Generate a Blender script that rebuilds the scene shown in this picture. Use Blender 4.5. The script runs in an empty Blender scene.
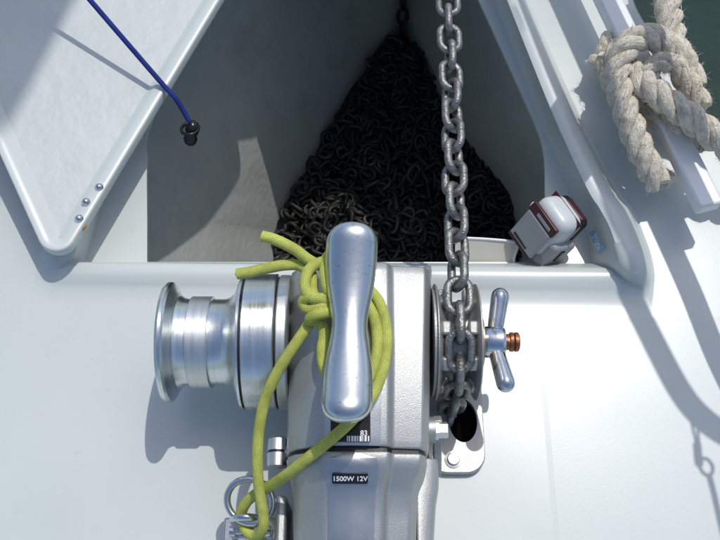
import bpy, bmesh, math, random
from mathutils import Vector, Matrix, noise
random.seed(7)
R = math.radians

# ------------------------------------------------------------------ camera, sky, sun
PITCH = R(66); FPX = 900.0; CAMH = 1.22          # focal length in photo pixels (photo 720 x 540)
SUN = Vector((-0.235, -0.40, -1.0))               # direction sunlight travels
sc = bpy.context.scene
C = sc.collection
cam = bpy.data.cameras.new('camera'); cam.sensor_width = 36; cam.lens = 36*FPX/720
cam.clip_start = 0.02; cam.clip_end = 4000
co = bpy.data.objects.new('camera', cam); C.objects.link(co)
co.location = (0, 0, CAMH); co.rotation_euler = (R(90)-PITCH, 0, 0)
sc.camera = co
w = bpy.data.worlds.new('World'); sc.world = w; w.use_nodes = True
nt = w.node_tree; bg = nt.nodes['Background']
sky = nt.nodes.new('ShaderNodeTexSky'); sky.sky_type = 'NISHITA'; sky.sun_disc = False
el = math.atan2(1, SUN.xy.length); az = math.atan2(-SUN.x, -SUN.y)
sky.sun_elevation = el; sky.sun_rotation = az
nt.links.new(sky.outputs[0], bg.inputs[0]); bg.inputs[1].default_value = 0.14; sky.dust_density = 2.0
sl = bpy.data.lights.new('sun', 'SUN'); sl.energy = 2.15; sl.angle = R(0.53); sl.color = (1, .98, .935)
so = bpy.data.objects.new('sun', sl); C.objects.link(so)
so.rotation_euler = SUN.to_track_quat('-Z', 'Y').to_euler(); so.location = (2, 3, 6)
vs = sc.view_settings
vs.view_transform = 'Standard'; vs.look = 'None'; vs.gamma = 1; vs.use_curve_mapping = False; vs.exposure = 0.0

def at(px, py, z):
    """photo pixel + height -> world point"""
    x = (px-360)/FPX; u = (270-py)/FPX
    dx, dy, dz = x, math.cos(PITCH)+u*math.sin(PITCH), -math.sin(PITCH)+u*math.cos(PITCH)
    t = (z-CAMH)/dz
    return Vector((dx*t, dy*t, z))
def atd(px, y, z):
    """photo column + world depth y, height z -> world point"""
    d = y*math.cos(PITCH)+(CAMH-z)*math.sin(PITCH)
    return Vector(((px-360)/FPX*d, y, z))

# ------------------------------------------------------------------ helpers
MATS = {}
def mat(name, col, rough=.5, metal=0, var=.08, vscale=20, bump=0, bscale=200, spec=.5, col2=None, c2scale=8, c2lo=.55, c2hi=.7,
        stretch=None, rvar=.1, coat=0, bdetail=4):
    m = bpy.data.materials.new(name); m.use_nodes = True; MATS[name] = m
    n = m.node_tree.nodes; L = m.node_tree.links; b = n['Principled BSDF']
    tc = n.new('ShaderNodeTexCoord'); src = tc.outputs['Object']
    if stretch:
        mp = n.new('ShaderNodeMapping'); mp.inputs['Scale'].default_value = stretch; L.new(src, mp.inputs[0]); src2 = mp.outputs[0]
    else: src2 = src
    nz = n.new('ShaderNodeTexNoise'); nz.inputs['Scale'].default_value = vscale; nz.inputs['Detail'].default_value = 6
    L.new(src2, nz.inputs['Vector'])
    cr = n.new('ShaderNodeValToRGB'); e = cr.color_ramp.elements
    e[0].position = .3; e[1].position = .7
    e[0].color = (*[c*(1-var) for c in col], 1); e[1].color = (*[min(1, c*(1+var)) for c in col], 1)
    L.new(nz.outputs[0], cr.inputs[0]); out = cr.outputs[0]
    if col2:
        n2 = n.new('ShaderNodeTexNoise'); n2.inputs['Scale'].default_value = c2scale; n2.inputs['Detail'].default_value = 8; n2.inputs['Roughness'].default_value = .65
        L.new(src, n2.inputs['Vector'])
        mr = n.new('ShaderNodeMapRange'); mr.inputs['From Min'].default_value = c2lo; mr.inputs['From Max'].default_value = c2hi
        L.new(n2.outputs[0], mr.inputs['Value'])
        mx = n.new('ShaderNodeMix'); mx.data_type = 'RGBA'; L.new(mr.outputs[0], mx.inputs[0]); L.new(out, mx.inputs[6])
        mx.inputs[7].default_value = (*col2, 1); out = mx.outputs[2]
    L.new(out, b.inputs['Base Color'])
    b.inputs['Metallic'].default_value = metal; b.inputs['Specular IOR Level'].default_value = spec; b.inputs['Coat Weight'].default_value = coat
    rr = n.new('ShaderNodeMapRange'); rr.inputs['To Min'].default_value = max(.02, rough-rvar); rr.inputs['To Max'].default_value = rough+rvar
    L.new(nz.outputs[0], rr.inputs['Value']); L.new(rr.outputs[0], b.inputs['Roughness'])
    if bump:
        nb = n.new('ShaderNodeTexNoise'); nb.inputs['Scale'].default_value = bscale; nb.inputs['Detail'].default_value = bdetail; L.new(src2, nb.inputs['Vector'])
        bp = n.new('ShaderNodeBump'); bp.inputs['Strength'].default_value = bump; bp.inputs['Distance'].default_value = .002
        L.new(nb.outputs[0], bp.inputs['Height']); L.new(bp.outputs[0], b.inputs['Normal'])
    return m

mat('gelcoat', (.562, .60, .578), .28, 0, .025, 6, .06, 900, col2=(.505, .54, .52), c2scale=38, c2lo=.64, c2hi=.74)
mat('nonskid', (.557, .595, .573), .32, 0, .03, 5, .06, 700, col2=(.51, .53, .51), c2scale=26, c2lo=.66, c2hi=.80)
mat('layup', (.49, .53, .515), .48, 0, .05, 9, .9, 38, bdetail=7)
mat('liner', (.49, .53, .505), .55, 0, .16, 3, .8, 55, col2=(.39, .42, .40), c2scale=6, c2lo=.50, c2hi=.72, bdetail=8)
mat('beige', (.62, .60, .53), .5, 0, .05, 20, .1, 300)
mat('cast_alu', (.42, .43, .42), .40, .65, .07, 14, .22, 1000, col2=(.50, .51, .50), c2scale=420, c2lo=.53, c2hi=.66)
mat('galv_light', (.38, .38, .365), .45, .6, .12, 90, .3, 500)
mat('turned', (.70, .73, .73), .25, 1, .06, 8, .16, 60, stretch=(40, 1, 1))
mat('turned_dull', (.66, .67, .66), .42, 1, .05, 8, .12, 60, stretch=(40, 1, 1))
mat('polished', (.64, .675, .68), .235, 1, .05, 9, .06, 130, col2=(.42, .43, .44), c2scale=90, c2lo=.60, c2hi=.70, rvar=.06)
mat('chrome', (.62, .65, .70), .13, 1, .10, 40, .05, 300, col2=(.30, .33, .38), c2scale=90, c2lo=.56, c2hi=.72)
mat('galv', (.29, .292, .282), .38, .8, .22, 130, .6, 380, col2=(.12, .12, .112), c2scale=48, c2lo=.46, c2hi=.68)
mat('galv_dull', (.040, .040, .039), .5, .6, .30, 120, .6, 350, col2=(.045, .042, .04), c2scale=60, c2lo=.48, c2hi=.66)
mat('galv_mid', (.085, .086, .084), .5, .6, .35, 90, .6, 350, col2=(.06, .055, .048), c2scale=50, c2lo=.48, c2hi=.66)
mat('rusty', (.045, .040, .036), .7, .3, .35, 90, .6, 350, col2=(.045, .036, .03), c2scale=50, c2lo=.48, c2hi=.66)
mat('rubber', (.012, .012, .013), .5, 0, .2, 60)
mat('hole_shade', (.004, .004, .004), .9, spec=0)  # painted darkness for the pipe hole
mat('copper', (.30, .13, .07), .42, .9, .25, 200, .3, 300)
mat('brass', (.42, .36, .25), .4, .9, .15, 120)
mat('green_core', (.34, .36, .045), .75, 0, .14, 60, .5, 900)
mat('blue_cord', (.018, .035, .24), .6, 0, .3, 300, .6, 900)
mat('black_plastic', (.010, .010, .011), .22, 0, .2, 50)
mat('manila', (.80, .73, .60), .9, 0, .16, 90, .9, 500, col2=(.52, .45, .35), c2scale=60, c2lo=.52, c2hi=.7, spec=.2)
mat('white_paint', (.80, .81, .81), .3, 0, .03, 20, .04, 300)
mat('stainless', (.60, .62, .62), .16, 1, .05, 30, .03, 200)
mat('remote_grey', (.31, .315, .32), .45, 0, .06, 60, .1, 600)
mat('remote_white', (.60, .62, .62), .35, 0, .04, 60, .05, 600)
mat('remote_red', (.052, .006, .012), .35, 0, .1, 60)
mat('sticker', (.22, .36, .58), .4, 0, .1, 60, col2=(.50, .60, .70), c2scale=130, c2lo=.50, c2hi=.54)
mat('ink_white', (.8, .8, .8), .4)
mat('rust', (.42, .22, .09), .8, 0, .3, 200)
mat('sailcloth', (.70, .70, .66), .7, 0, .05, 10)
def fibre_bump(name):
    m = MATS[name]; n = m.node_tree.nodes; L = m.node_tree.links
    uv = n.new('ShaderNodeUVMap'); mp = n.new('ShaderNodeMapping'); L.new(uv.outputs[0], mp.inputs[0]); mp.inputs['Scale'].default_value = (16, 5, 1); mp.inputs['Rotation'].default_value = (0, 0, .5)
    nz = n.new('ShaderNodeTexNoise'); nz.inputs['Scale'].default_value = 1.6; nz.inputs['Detail'].default_value = 5; nz.inputs['Distortion'].default_value = .6; L.new(mp.outputs[0], nz.inputs['Vector'])
    old = [x for x in n if x.type == 'BUMP'][0]
    bp = n.new('ShaderNodeBump'); bp.inputs['Strength'].default_value = 1; bp.inputs['Distance'].default_value = .004
    L.new(nz.outputs[0], bp.inputs['Height']); L.new(bp.outputs[0], old.inputs['Normal'])
fibre_bump('manila')
# sea
m = mat('sea', (.009, .034, .029), .10, 0, .25, 1.2, .9, 5, col2=(.014, .044, .037), c2scale=.7, c2lo=.45, c2hi=.65, spec=.22)
for nd in m.node_tree.nodes:
    if nd.type == 'BUMP': nd.inputs['Distance'].default_value = .02; nd.inputs['Strength'].default_value = .25

def braid(name, c1, c2, nu, nv):
    """braided rope cover driven by the tube's own UVs"""
    m = bpy.data.materials.new(name); m.use_nodes = True; MATS[name] = m
    n = m.node_tree.nodes; L = m.node_tree.links; b = n['Principled BSDF']
    uv = n.new('ShaderNodeUVMap'); mp = n.new('ShaderNodeMapping'); L.new(uv.outputs[0], mp.inputs[0])
    sx = n.new('ShaderNodeSeparateXYZ'); cx_ = n.new('ShaderNodeCombineXYZ'); mp.inputs['Scale'].default_value = (nu, nv, 1)
    L.new(mp.outputs[0], sx.inputs[0]); L.new(sx.outputs[1], cx_.inputs[0]); L.new(sx.outputs[0], cx_.inputs[1])
    ck = n.new('ShaderNodeTexBrick'); ck.inputs['Scale'].default_value = 1; ck.inputs['Mortar Size'].default_value = .09; ck.inputs['Mortar Smooth'].default_value = .8
    ck.inputs['Brick Width'].default_value = 1; ck.inputs['Row Height'].default_value = .5
    ck.inputs['Color1'].default_value = (*c1, 1); ck.inputs['Color2'].default_value = (*[a*.86 for a in c1], 1); ck.inputs['Mortar'].default_value = (*c2, 1)
    L.new(cx_.outputs[0], ck.inputs[0])
    tc = n.new('ShaderNodeTexCoord'); nz = n.new('ShaderNodeTexNoise'); nz.inputs['Scale'].default_value = 45; nz.inputs['Detail'].default_value = 5; L.new(tc.outputs['Object'], nz.inputs['Vector'])
    mr = n.new('ShaderNodeMapRange'); mr.inputs['From Min'].default_value = .35; mr.inputs['From Max'].default_value = .7; mr.inputs['To Min'].default_value = .78; mr.inputs['To Max'].default_value = 1.1
    L.new(nz.outputs[0], mr.inputs['Value'])
    mx = n.new('ShaderNodeMix'); mx.data_type = 'RGBA'; mx.blend_type = 'MULTIPLY'; mx.inputs[0].default_value = 1
    L.new(ck.outputs[0], mx.inputs[6]); L.new(mr.outputs[0], mx.inputs[7]); L.new(mx.outputs[2], b.inputs['Base Color'])
    bp = n.new('ShaderNodeBump'); bp.inputs['Strength'].default_value = .6; bp.inputs['Distance'].default_value = .0008; bp.invert = True
    L.new(ck.outputs['Fac'], bp.inputs['Height']); L.new(bp.outputs[0], b.inputs['Normal'])
    b.inputs['Roughness'].default_value = .72; b.inputs['Specular IOR Level'].default_value = .3
braid('green_braid', (.62, .66, .15), (.42, .45, .09), 9, 24)
braid('blue_braid', (.02, .045, .30), (.008, .015, .12), 6, 40)

def link(o, parent=None):
    C.objects.link(o)
    if parent is not None: o.parent = parent
    return o
def empty(name, loc=(0, 0, 0)):
    o = bpy.data.objects.new(name, None); o.location = loc; o.empty_display_size = .05; C.objects.link(o); return o
def tag(o, label, cat, group=None):
    o['label'] = label; o['category'] = cat
    if group: o['group'] = group
    return o
def obj(name, bm, m, parent=None, sharp=35, bevel=0, seg=3, recalc=True):
    if recalc: bmesh.ops.recalc_face_normals(bm, faces=bm.faces)
    me = bpy.data.meshes.new(name); bm.to_mesh(me); bm.free()
    for p in me.polygons: p.use_smooth = True
    me.set_sharp_from_angle(angle=R(sharp))
    if m: me.materials.append(MATS[m])
    o = bpy.data.objects.new(name, me); C.objects.link(o)
    if parent is not None:
        o.parent = parent
        pl = parent
        off = Vector((0, 0, 0))
        while pl is not None: off += pl.location; pl = pl.parent
        me.transform(Matrix.Translation(-off))
    if bevel:
        b = o.modifiers.new('bevel', 'BEVEL'); b.width = bevel; b.segments = seg; b.limit_method = 'ANGLE'; b.angle_limit = R(30); b.harden_normals = False
    return o
def stuff(o): o['kind'] = 'stuff'; return o
def structure(o): o['kind'] = 'structure'; return o
def catmull(pts, n=8, closed=False):
    P = [Vector(p) for p in pts]; out = []
    m_ = len(P) if closed else len(P)-1
    for i in range(m_):
        if closed: p0, p1, p2, p3 = P[i-1], P[i], P[(i+1) % len(P)], P[(i+2) % len(P)]
        else: p0, p1, p2, p3 = P[max(i-1, 0)], P[i], P[i+1], P[min(i+2, len(P)-1)]
        for k in range(n):
            t = k/n
            out.append(.5*((2*p1)+(-p0+p2)*t+(2*p0-5*p1+4*p2-p3)*t*t+(-p0+3*p1-3*p2+p3)*t**3))
    if not closed: out.append(P[-1].copy())
    return out
def frames(path, closed=False):
    n = len(path); T = []
    for i in range(n):
        a = path[i-1] if (closed or i > 0) else path[i]
        b = path[(i+1) % n] if (closed or i < n-1) else path[i]
        T.append((b-a).normalized())
    up = Vector((0, 0, 1)) if abs(T[0].z) < .9 else Vector((1, 0, 0))
    N = [(up-T[0]*up.dot(T[0])).normalized()]
    for i in range(1, n):
        v = N[-1]-T[i]*N[-1].dot(T[i]); N.append(v.normalized())
    return T, N
def add_tube(bm, path, r, seg=12, closed=False, caps=True, uvlayer=None):
    T, N = frames(path, closed); rings = []; n = len(path)
    rad = r if callable(r) else (lambda i: r)
    L = [0]
    for i in range(1, n): L.append(L[-1]+(path[i]-path[i-1]).length)
    for i in range(n):
        B = T[i].cross(N[i]); rr = rad(i)
        rings.append([bm.verts.new(path[i]+(N[i]*math.cos(2*math.pi*k/seg)+B*math.sin(2*math.pi*k/seg))*rr) for k in range(seg)])
    for i in range(n if closed else n-1):
        a = rings[i]; b = rings[(i+1) % n]
        for k in range(seg):
            f = bm.faces.new((a[k], a[(k+1) % seg], b[(k+1) % seg], b[k]))
            if uvlayer:
                l2 = L[(i+1) % n] if i+1 < n else L[-1]+.01
                for lp, (u, v) in zip(f.loops, ((k/seg, L[i]), ((k+1)/seg, L[i]), ((k+1)/seg, l2), (k/seg, l2))):
                    lp[uvlayer].uv = (u, v*10)
    if caps and not closed:
        T0 = -T[0]
        for rg, t in ((rings[0], T0), (rings[-1], T[-1])):
            c = bm.verts.new(sum((v.co for v in rg), Vector())/seg+t*(rad(0) if t is T0 else rad(n-1))*.35)
            for k in range(seg): bm.faces.new((rg[k], rg[(k+1) % seg], c))
def add_lathe(bm, prof, origin, axis='X', seg=64, caps=True):
    """prof: list of (along, radius)"""
    rings = []
    for a, r in prof:
        rg = []
        for k in range(seg):
            t = 2*math.pi*k/seg; c, s = math.cos(t)*r, math.sin(t)*r
            v = {'X': (a, c, s), 'Y': (s, a, c), 'Z': (c, s, a)}[axis]
            rg.append(bm.verts.new(Vector(origin)+Vector(v)))
        rings.append(rg)
    for a, b in zip(rings, rings[1:]):
        for k in range(seg): bm.faces.new((a[k], a[(k+1) % seg], b[(k+1) % seg], b[k]))
    if caps: bm.faces.new(rings[0]); bm.faces.new(rings[-1])
def lathe(name, prof, origin, m, parent=None, axis='X', seg=64, sharp=28):
    bm = bmesh.new(); add_lathe(bm, prof, origin, axis, seg); return obj(name, bm, m, parent, sharp)
def add_box(bm, c, s, rot=None):
    r = bmesh.ops.create_cube(bm, size=1)
    M = Matrix.Translation(Vector(c)) @ (rot.to_4x4() if rot else Matrix.Identity(4)) @ Matrix.Diagonal((*s, 1))
    bmesh.ops.transform(bm, matrix=M, verts=r['verts']); return r['verts']
def box(name, c, s, m, parent=None, rot=None, bevel=.002, seg=3):
    bm = bmesh.new(); add_box(bm, c, s, rot); return obj(name, bm, m, parent, bevel=bevel, seg=seg)
def bridge_loops(bm, loops, closed=True):
    V = [[bm.verts.new(p) for p in lp] for lp in loops]
    for a, b in zip(V, V[1:]):
        n = len(a)
        for k in range(n if closed else n-1):
            try: bm.faces.new((a[k], a[(k+1) % n], b[(k+1) % n], b[k]))
            except ValueError: pass
    return V
def prism(name, poly, z0, z1, m, parent=None, bevel=.002):
    bm = bmesh.new()
    a = [bm.verts.new((p[0], p[1], z0)) for p in poly]; b = [bm.verts.new((p[0], p[1], z1)) for p in poly]
    bm.faces.new(a); bm.faces.new(b); n = len(a)
    for k in range(n): bm.faces.new((a[k], a[(k+1) % n], b[(k+1) % n], b[k]))
    return obj(name, bm, m, parent, bevel=bevel)
def tube(name, pts, r, m, parent=None, n=8, seg=12, smooth=True, closed=False):
    bm = bmesh.new(); uvl = bm.loops.layers.uv.new('UVMap')
    add_tube(bm, catmull(pts, n, closed) if smooth else [Vector(p) for p in pts], r, seg, closed, uvlayer=uvl)
    return obj(name, bm, m, parent, 50)
def text(name, s, size, M, m, parent, depth=.0002):
    cu = bpy.data.curves.new(name, 'FONT'); cu.body = s; cu.size = size; cu.align_x = 'CENTER'; cu.align_y = 'CENTER'; cu.extrude = depth; cu.offset = size*.018
    t = bpy.data.objects.new(name, cu); C.objects.link(t)
    bpy.context.view_layer.update()
    me = bpy.data.meshes.new_from_object(t.evaluated_get(bpy.context.evaluated_depsgraph_get()))
    bpy.data.objects.remove(t)
    me.transform(M); me.materials.clear(); me.materials.append(MATS[m])
    o = bpy.data.objects.new(name, me); C.objects.link(o); o.parent = parent
    off = Vector((0, 0, 0)); pl = parent
    while pl is not None: off += pl.location; pl = pl.parent
    me.transform(Matrix.Translation(-off)); return o

# ------------------------------------------------------------------ sea
bm = bmesh.new()
bmesh.ops.create_grid(bm, x_segments=2, y_segments=2, size=1500)
for v in bm.verts: v.co.z = -1.15
structure(obj('sea', bm, 'sea'))

# ------------------------------------------------------------------ deck with moulded recess around the locker opening
# matching corner lists, clockwise from the aft port corner; (px, py, z) or world Vector
def W(p): return p if isinstance(p, Vector) else at(*p)
ZL = -.034
FWD = 1.29                                        # world y of the forward edge of the opening
def loop(right, left, front, aft, z_aft=None):
    """aft: (left px, right px, py, z) ; right/left lists run from aft to forward"""
    pts = []
    l, r, py, z = aft
    A0 = at(l, py, z); A1 = at(r, py+ (6 if z > -.02 else 0), z)
    seg = [A0.lerp(A1, k/8) for k in range(9)]
    pts += seg
    rr = catmull([W(p) for p in right], 8); pts += rr
    fr, fl = front
    pts += [rr[-1].lerp(W(fr), k/5) for k in (1, 2, 3, 4, 5)]
    pts += [W(fr).lerp(W(fl), k/5) for k in (1, 2, 3, 4, 5)]
    ll = catmull([W(p) for p in left[::-1]], 8)
    pts += [W(fl).lerp(ll[0], k/5) for k in (1, 2, 3, 4)]
    pts += ll
    return pts
def V3(x, y, z): return Vector((x, y, z))
z1 = .020
Y0 = at(300, 262, .008).y
cut = loop([(545, 262, ZL), (545, 250, ZL), (545, 235, ZL), (545, 215, ZL), (545, 190, ZL), (543, 150, ZL), (530, 112, ZL), (479, 0, ZL)],
           [(147, 262, ZL), (147, 220, ZL), (147, 160, ZL), (152, 120, ZL), (205, 0, ZL)],
           (V3(.135, FWD, ZL), V3(-.12, FWD, ZL)), (147, 545, 262, ZL))
cut_lo = [p+Vector((0, 0, -.006)) for p in cut]
rec = loop([(590, 263, ZL), (590, 255, ZL), (588, 243, ZL), (583, 226, ZL), (576, 207, ZL), (564, 180, ZL), (536, 112, ZL), (493, 0, ZL)],
           [(86, 258, ZL), (92, 240, ZL), (104, 200, ZL), (140, 112, ZL), (188, 0, ZL)],
           (V3(.165, FWD+.03, ZL), V3(-.15, FWD+.03, ZL)), (90, 588, 264, ZL))
zr = .044
rid_i = loop([(613, 270, .010), (618, 266, .032), (618, 253, zr), (610, 228, zr), (600, 209, zr), (586, 186, zr), (552, 112, zr), (507, 0, zr)],
             [(70, 262, .004), (84, 230, z1), (98, 190, z1), (132, 112, z1), (180, 0, z1)],
             (V3(.172, FWD+.04, .030), V3(-.157, FWD+.04, .012)), (74, 605, 262, .008))
zm = zr+.006
rid_m = loop([(624, 279, .012), (631, 275, .036), (630, 255, zm), (623, 229, zm), (613, 209, zm), (597, 186, zm), (562, 112, zm), (514, 0, zm)],
             [(56, 270, .010), (64, 230, z1+.004), (84, 190, z1+.004), (122, 112, z1+.004), (172, 0, z1+.004)],
             (V3(.180, FWD+.05, .034), V3(-.165, FWD+.05, .016)), (66, 609, 267, .012))
zo = zr-.002
rid_o = loop([(638, 287, .006), (645, 275, .030), (643, 256, zo), (636, 233, zo), (625, 210, zo), (607, 186, zo), (570, 112, zo), (521, 0, zo)],
             [(48, 272, .006), (54, 232, .014), (74, 190, .014), (114, 112, .014), (164, 0, .014)],
             (V3(.188, FWD+.06, .028), V3(-.173, FWD+.06, .010)), (62, 613, 276, .009))
rid_b = loop([(648, 299, 0), (653, 279, 0), (650, 256, 0), (643, 236, 0), (632, 210, 0), (615, 186, 0), (577, 112, 0), (527, 0, 0)],
             [(36, 280, 0), (42, 240, 0), (62, 190, 0), (104, 112, 0), (156, 0, 0)],
             (V3(.198, FWD+.075, 0), V3(-.183, FWD+.075, 0)), (54, 620, 288, 0))
# outer deck edge, matched point for point by pushing out from the opening
SB = [(.66, -1.2), (.66, .0), (.632, .4), (.585, .66), (.47, 1.03), (.36, 1.6), (.22, 2.3), (.10, 2.88), (.05, 3.0)]
PB = [(-.72, -1.2), (-.72, .0), (-.70, .4), (-.66, .66), (-.54, 1.03), (-.40, 1.6), (-.20, 2.3), (-.03, 2.88), (.03, 3.0)]
def edge_at(tbl, y):
    for a, b in zip(tbl, tbl[1:]):
        if a[1] <= y <= b[1]:
            t = (y-a[1])/(b[1]-a[1]); return a[0]+(b[0]-a[0])*t
    return tbl[-1][0] if y > 0 else tbl[0][0]
deck_out = []
deck_out += [Vector((-.72+1.38*k/8, -1.2, 0)) for k in range(9)]
for k in range(57):
    y = [-1.2+1.6*k/6 if k < 6 else .4+(1.03-.4)*(k-6)/50][0]
    deck_out.append(Vector((edge_at(SB, y), y, 0)))
for k in range(1, 6): y = 1.03+1.85*k/5; deck_out.append(Vector((edge_at(SB, y), y, 0)))
for k in range(1, 6): deck_out.append(Vector((.10, 2.88, 0)).lerp(Vector((-.03, 2.88, 0)), k/5)+Vector((0, .10*math.sin(math.pi*k/5), 0)))
for k in range(1, 5): y = 2.88-1.85*k/5; deck_out.append(Vector((edge_at(PB, y), y, 0)))
for k in range(33):
    kk = 32-k; y = [-1.2+1.6*kk/6 if kk < 6 else .4+(1.03-.4)*(kk-6)/26][0]
    deck_out.append(Vector((edge_at(PB, y), y, 0)))
print('loops', len(cut), len(deck_out))
deck_round = [p+Vector((0, 0, -.012)) + (p-Vector((0, .6, 0))).normalized()*.010 for p in deck_out]
hull_lo = [Vector((p.x*.86, p.y-.12*(1 if p.y > 1 else 0), -1.6)) for p in deck_out]
bm = bmesh.new()
def lerp_l(a, b, t): return [p.lerp(q, t) for p, q in zip(a, b)]
bridge_loops(bm, [cut_lo, cut, lerp_l(cut, rec, .9), rec, [p+Vector((0, 0, .005)) for p in lerp_l(rec, rid_i, .22)], lerp_l(rec, rid_i, .85), rid_i, rid_m, rid_o,
                  lerp_l(rid_o, rid_b, .6), rid_b, lerp_l(rid_b, deck_out, .015), lerp_l(rid_b, deck_out, .05), lerp_l(rid_b, deck_out, .5), deck_out])
deck = structure(obj('deck', bm, 'gelcoat', None, 60))
bm = bmesh.new(); bridge_loops(bm, [deck_out, deck_round, hull_lo])
structure(obj('hull', bm, 'gelcoat', None, 60))
# slightly proud non-skid panel moulded into the deck beside the windlass
def rrect(x0, x1, y0, y1, r, n=6):
    out = []
    for cx, cy, a0 in ((x1-r, y1-r, 0), (x0+r, y1-r, 90), (x0+r, y0+r, 180), (x1-r, y0+r, 270)):
        for k in range(n+1):
            a = R(a0+90*k/n); out.append((cx+r*math.cos(a), cy+r*math.sin(a)))
    return out
p0 = at(529, 312, 0); p1 = at(900, 312, 0)
bm = bmesh.new()
rr_ = lambda i, z: [Vector((x, y, z)) for x, y in rrect(p0.x+i, .60-i, -1.0+i, p0.y-i, .03)]
V = bridge_loops(bm, [rr_(0, -.0004), rr_(.016, .0004)]); bm.faces.new(V[-1])
obj('nonskid_panel', bm, 'nonskid', deck, 1)

# ------------------------------------------------------------------ chain locker liner (inside of the hull)
ZB = -.80
T = [(150, 285, ZL), (560, 285, ZL), (562, 200, ZL), (560, 150, ZL), (545, 112, ZL), (496, 0, ZL)]
Tl = [(135, 200, ZL), (138, 130, ZL), (185, 0, ZL)]
stem_t = V3(.10, 1.85, ZL-.012); stem_b = at(401, 46, ZB)
aft_y = Y0+.004
top = [V3(at(147, 262, ZL).x-.002, aft_y, ZL-.0065), V3(at(552, 262, ZL).x, aft_y, ZL-.0065)]
top[0].x -= .10; top[1].x += .04
top += [at(590, 205, ZL-.0065), at(585, 148, ZL-.0065), at(570, 112, ZL-.0065), at(525, 0, ZL-.0065), stem_t, at(140, 0, ZL-.0065), at(85, 120, ZL-.0065), at(76, 160, ZL-.0065), at(74, 205, ZL-.0065)]
bot = [at(268, 262, ZB), at(512, 262, ZB), at(510, 235, ZB), at(498, 205, ZB), at(450, 140, ZB), at(425, 90, ZB), stem_b, at(366, 95, ZB), at(330, 155, ZB), at(302, 205, ZB), at(285, 235, ZB)]
bot[0].y = bot[1].y = aft_y+.02
N = 8
def sub(pts, n=N): return [pts[i].lerp(pts[(i+1) % len(pts)], k/n) for i in range(len(pts)) for k in range(n)]
tp, bt = sub(top), sub(bot)
lo = []
for t in (0, .12, .25, .4, .55, .7, .85, 1):
    row = []
    for a, b in zip(tp, bt):
        p = a.lerp(b, t); c = Vector((.04, p.y, p.z)); bulge = math.sin(math.pi*t)*.022
        d = (p-c); d.normalize(); p = p+d*bulge
        row.append(p)
    lo.append(row)
bm = bmesh.new(); V = bridge_loops(bm, lo); bm.faces.new(V[-1])
liner = structure(obj('locker_liner', bm, 'liner', None, 60))

# ------------------------------------------------------------------ chain
D_, W_, P_ = .0110, .0385, .0355
def link_mesh(name, m, d=D_, wd=W_, p=P_, n=28, seg=10):
    rb = (wd-d)/2; s = (p+d)/2-rb; path = []
    q = n//2
    for k in range(q+1):
        a = math.pi/2-math.pi*k/q; path.append(Vector((s+rb*math.cos(a), rb*math.sin(a), 0)))
    for k in range(q+1):
        a = -math.pi/2-math.pi*k/q; path.append(Vector((-s+rb*math.cos(a), rb*math.sin(a), 0)))
    bm = bmesh.new(); add_tube(bm, path, d/2, seg, closed=True)
    bmesh.ops.recalc_face_normals(bm, faces=bm.faces)
    me = bpy.data.meshes.new(name); bm.to_mesh(me); bm.free()
    for f in me.polygons: f.use_smooth = True
    me.materials.append(MATS[m]); return me
GX, GY, GZ = atd(457, at(360, 342, .12).y, .15).x, at(360, 342, .12).y, .12   # gypsy centre (axis height .12)
GR = .066
# chain path: up out of the deck pipe, round the aft face and over the wheel, then forward to the bow roller
path = []
path += [Vector((GX, GY-GR, GZ-.16+.02*k)) for k in range(8)]
for k in range(0, 31):
    a = R(180-95*k/30); path.append(Vector((GX, GY+GR*math.cos(a), GZ+GR*math.sin(a))))
end = Vector((GX+.05, 2.85, .13)); st = path[-1].copy()
for k in range(1, 60):
    t = k/59; p = st.lerp(end, t); p.z -= .05*math.sin(math.pi*t); path.append(p)
def resample(path, step):
    out = [path[0].copy()]; i = 0; cur = path[0].copy(); acc = 0
    while i < len(path)-1:
        v = path[i+1]-cur; l = v.length
        if acc+l >= step:
            cur = cur+v*((step-acc)/l); out.append(cur.copy()); acc = 0
        else: acc += l; cur = path[i+1].copy(); i += 1
    return out
chain = empty('anchor_chain', (GX, GY, 0))
tag(chain, 'grey galvanised anchor chain running over the chain wheel and forward above the open locker', 'chain')
lm = link_mesh('link', 'galv')
cp = resample(path, P_)
for i in range(len(cp)-1):
    mid = (cp[i]+cp[i+1])/2; t = (cp[i+1]-cp[i]).normalized()
    x = Vector((1, 0, 0)); y = (x-t*x.dot(t)).normalized(); z = t.cross(y)
    dist = mid.y-GY
    tw = 0 if dist < .05 else R(45)*math.exp(-((dist-.24)/.20)**2)+R(12)*math.sin(dist*9)*(1 if dist < 1 else 0)
    ang = tw+(math.pi/2 if i % 2 else 0)+random.uniform(-.06, .06)
    y2 = y*math.cos(ang)+z*math.sin(ang); z2 = t.cross(y2)
    M = Matrix((t, y2, z2)).transposed().to_4x4(); M.translation = mid-chain.location
    o = bpy.data.objects.new('link', lm); C.objects.link(o); o.parent = chain; o.matrix_local = M

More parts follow.
